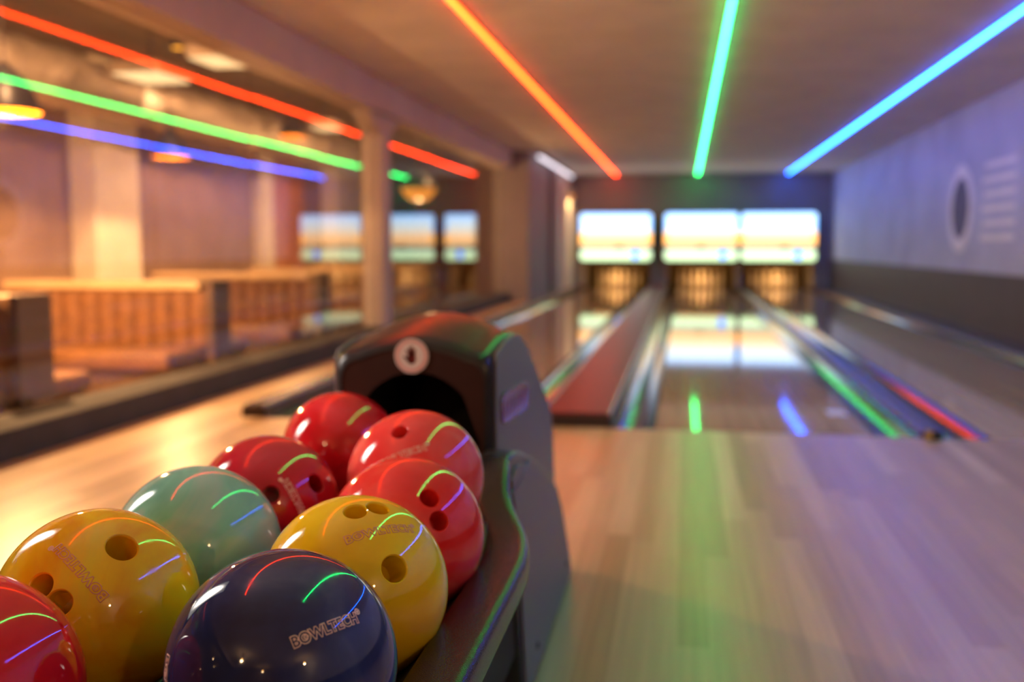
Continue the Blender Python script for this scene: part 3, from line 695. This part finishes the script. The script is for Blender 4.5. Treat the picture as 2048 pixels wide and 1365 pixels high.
for y in (2.05, 2.58):
    bm = B(); lathe(bm, [(0.008, 0), (0.006, 0.004)], n=16); o = obj('screw', bm, M['dark_metal'], ret, label='small screw head')
    o.matrix_parent_inverse = Matrix.Translation(-ret.location); o.rotation_euler = (0, PI / 2, 0); o.location = (-0.295, y, 0.07 if y < 2.3 else 0.08)

# ------------------------------------------------------------------ bowling balls
def tangent(n, d):
    d = d - n * n.dot(d); return d.normalized()
def print_mesh(ns, ne, text='BOWLTECH', height=0.0115, arc=None, reg=True):
    """outlined lettering bent onto the ball from direction ns towards ne"""
    ns = Vector(ns).normalized(); ne = Vector(ne).normalized()
    ang = arc or ns.angle(ne); d = tangent(ns, ne)
    cu = bpy.data.curves.new('t', 'FONT'); cu.body = text; cu.size = 1.0; cu.fill_mode = 'NONE'; cu.offset = 0.045
    cu.bevel_depth = 0.034; cu.bevel_resolution = 1; cu.resolution_u = 6; cu.space_character = 1.02
    to = bpy.data.objects.new('t', cu); COL.objects.link(to)
    dg = bpy.context.evaluated_depsgraph_get(); dg.update()
    me = bpy.data.meshes.new_from_object(to.evaluated_get(dg))
    bpy.data.objects.remove(to); bpy.data.curves.remove(cu)
    xs = [v.co.x for v in me.vertices]; ys_ = [v.co.y for v in me.vertices]
    x0, x1 = min(xs), max(xs); y0, y1 = min(ys_), max(ys_)
    Lx = ang * R * (0.94 if reg else 1.0)
    bm = B(); bm.from_mesh(me)
    bpy.data.meshes.remove(me)
    for v in bm.verts:
        v.co = Vector(((v.co.x - x0) / (x1 - x0) * Lx, (v.co.y - y0) / (y1 - y0) * height, v.co.z * 0.012))
    # emblem inside the O and the small registered mark
    def ring(cx, cy, r, w):
        nn = 20; q = [[bm.verts.new((cx + rr * math.cos(2 * PI * i / nn), cy + rr * math.sin(2 * PI * i / nn), 0.0002)) for i in range(nn)] for rr in (r - w, r + w)]
        for i in range(nn): bm.faces.new((q[0][i], q[0][(i + 1) % nn], q[1][(i + 1) % nn], q[1][i]))
    ox = Lx * 0.195
    if text == 'BOWLTECH':
        ring(ox, height * 0.5, height * 0.16, height * 0.045)
        ring(ox + height * .02, height * 0.5, height * 0.03, height * 0.03)
    if reg:
        rx = Lx + height * 0.26
        ring(rx, height * 0.92, height * 0.22, height * 0.05); ring(rx, height * 0.92, height * 0.07, height * 0.05)
    for v in bm.verts:
        a = v.co.x / R; b2 = (v.co.y - height / 2) / R
        n_ = (ns * math.cos(a) + d * math.sin(a)); up = n_.cross(-ns * math.sin(a) + d * math.cos(a)).normalized()
        p = n_ * math.cos(b2) + up * math.sin(b2)
        v.co = p * (R + 0.00015 + max(v.co.z, -0.0001))
    return bm
def ball(loc, label, m, holes=(), prints=(), name='bowling_ball'):
    me = bpy.data.meshes.new(name); bm = B()
    bmesh.ops.create_uvsphere(bm, u_segments=144, v_segments=96, radius=R)
    for f in bm.faces: f.smooth = True
    bm.to_mesh(me); bm.free(); me.materials.append(m)
    o = bpy.data.objects.new(name, me); COL.objects.link(o)
    if holes:
        for nx, r in holes:
            n_ = Vector(nx).normalized(); q = n_.to_track_quat('Z', 'Y').to_matrix().to_4x4()
            cb = B(); zs = math.sqrt(R * R - r * r)
            lathe(cb, [(r, R - 0.045), (r, zs - 0.0026), (r + 0.0006, zs - 0.0012), (r + 0.0018, zs - 0.0001), (r + 0.0045, zs + 0.0022), (r + 0.0045, R + 0.01)], n=48)
            cb.transform(q); bmesh.ops.recalc_face_normals(cb, faces=cb.faces)
            cm = bpy.data.meshes.new('cut'); cb.to_mesh(cm); cb.free()
            co = bpy.data.objects.new('cut', cm); COL.objects.link(co)
            bo = o.modifiers.new('holes', 'BOOLEAN'); bo.operation = 'DIFFERENCE'; bo.object = co; bo.solver = 'EXACT'
            dg = bpy.context.evaluated_depsgraph_get(); dg.update()
            nm = bpy.data.meshes.new_from_object(o.evaluated_get(dg)); o.modifiers.clear(); o.data = nm
            bpy.data.objects.remove(co); bpy.data.meshes.remove(cm)
        me = nm; me.name = name
        for p in me.polygons: p.use_smooth = True
        on = [abs(v.co.length - R) < 2e-4 for v in me.vertices]
        nrm = [None] * len(me.loops); pn = [Vector(v.normal) for v in me.vertices]
        for p in me.polygons:
            outer_ = all(on[v] for v in p.vertices)
            for li, vi in zip(p.loop_indices, p.vertices):
                if outer_: nrm[li] = me.vertices[vi].co.normalized()
                else: nrm[li] = p.normal.copy()
        # smooth the hole walls radially
        me.normals_split_custom_set(nrm)
    o.location = loc
    tag(o, label, 'bowling ball', 'bowling balls in the ball return rack')
    for args in prints:
        pm = obj('ball_lettering', print_mesh(*args[0], **args[1]), M['print_warm'] if 'yellow' in label.split(',')[0] else M['print'], None)
        pm.parent = o; pm['label'] = 'outlined pinkish lettering'
    return o
yel = ball_mat('yellow_amber_swirl', (0.80, 0.30, 0.004), (0.88, 0.52, 0.008), (0.74, 0.62, 0.02), 3.1)
yel2 = ball_mat('yellow_bright_swirl', (0.92, 0.50, 0.004), (0.94, 0.58, 0.006), (0.94, 0.64, 0.015), 5.0)
blu = ball_mat('navy_swirl', (0.010, 0.016, 0.075), (0.018, 0.032, 0.14), (0.055, 0.080, 0.20), 1.3)
red1 = ball_mat('bright_red_swirl', (0.84, 0.012, 0.014), (0.90, 0.035, 0.035), (0.92, 0.10, 0.09), 2.2)
pnk = ball_mat('coral_red_swirl', (0.86, 0.020, 0.024), (0.92, 0.065, 0.065), (0.94, 0.16, 0.14), 4.4)
crm = ball_mat('crimson_swirl', (0.36, 0.003, 0.012), (0.48, 0.006, 0.018), (0.58, 0.014, 0.04), 6.0)
crm2 = ball_mat('deep_red_swirl', (0.52, 0.005, 0.012), (0.64, 0.010, 0.018), (0.74, 0.03, 0.05), 7.3)
rdl = ball_mat('scarlet_swirl', (0.70, 0.004, 0.012), (0.78, 0.006, 0.016), (0.70, 0.02, 0.06), 8.1)
tea = ball_mat('teal_swirl', (0.13, 0.36, 0.30), (0.22, 0.54, 0.46), (0.46, 0.52, 0.52), 9.2, 4.0)
Z = CZ
ball((-0.368, .866, Z - .3955), 'dark navy blue bowling ball, front of the right row, printed in outlined letters', blu, (),
     [(((.394, -.755, .524), (.79, -.23, .575)), {}), (((-.752, -.598, .285), (-.60, -.62, -.50)), dict(arc=0.82, reg=False))])
ball((-0.370, 1.084, Z - .397), 'bright yellow bowling ball with three holes, second in the right row', yel2,
     [((.119, -.309, .944), .0125), ((.306, -.131, .943), .0125), ((.63, -.625, .461), .0145)], [(((.126, -.67, .732), (.70, -.09, .712)), {})])
ball((-0.370, 1.3005, Z - .397), 'bright red bowling ball directly behind the yellow one in the right row, two holes showing', red1, [((.468, -.582, .664), .0125), ((.607, -.68, .411), .0125)], [])
ball((-0.413, 1.513, Z - .367), 'coral red bowling ball at the mouth of the hood, one hole on top', pnk, [((-.071, -.594, .801), .0125)],
     [(((-.41, -.86, .29), (.39, -.68, .62)), {})])
ball((-0.625, .750, Z - .395), 'scarlet bowling ball cut by the bottom left corner', rdl)
ball((-0.628, .975, Z - .396), 'amber yellow bowling ball in the left row beside the navy one, its lettering running upward', yel,
     [((.514, -.365, .776), .0158), ((-.032, -.853, .521), .0125), ((.186, -.904, .385), .0125)], [(((.55, -.74, .387), (-.075, -.56, .825)), {})])
ball((-0.622, 1.192, Z - .395), 'pale teal bowling ball in the middle of the left row', tea)
ball((-0.618, 1.4095, Z - .395), 'dark crimson bowling ball right behind the teal one in the left row', crm, [((.845, -.305, .44), .0135), ((.405, -.826, .392), .012)],
     [(((.80, -.60, -.02), (.50, -.64, .585)), {})])
ball((-0.634, 1.783, Z - .382), 'deep red bowling ball farthest back in the left row, against the hood', crm2)
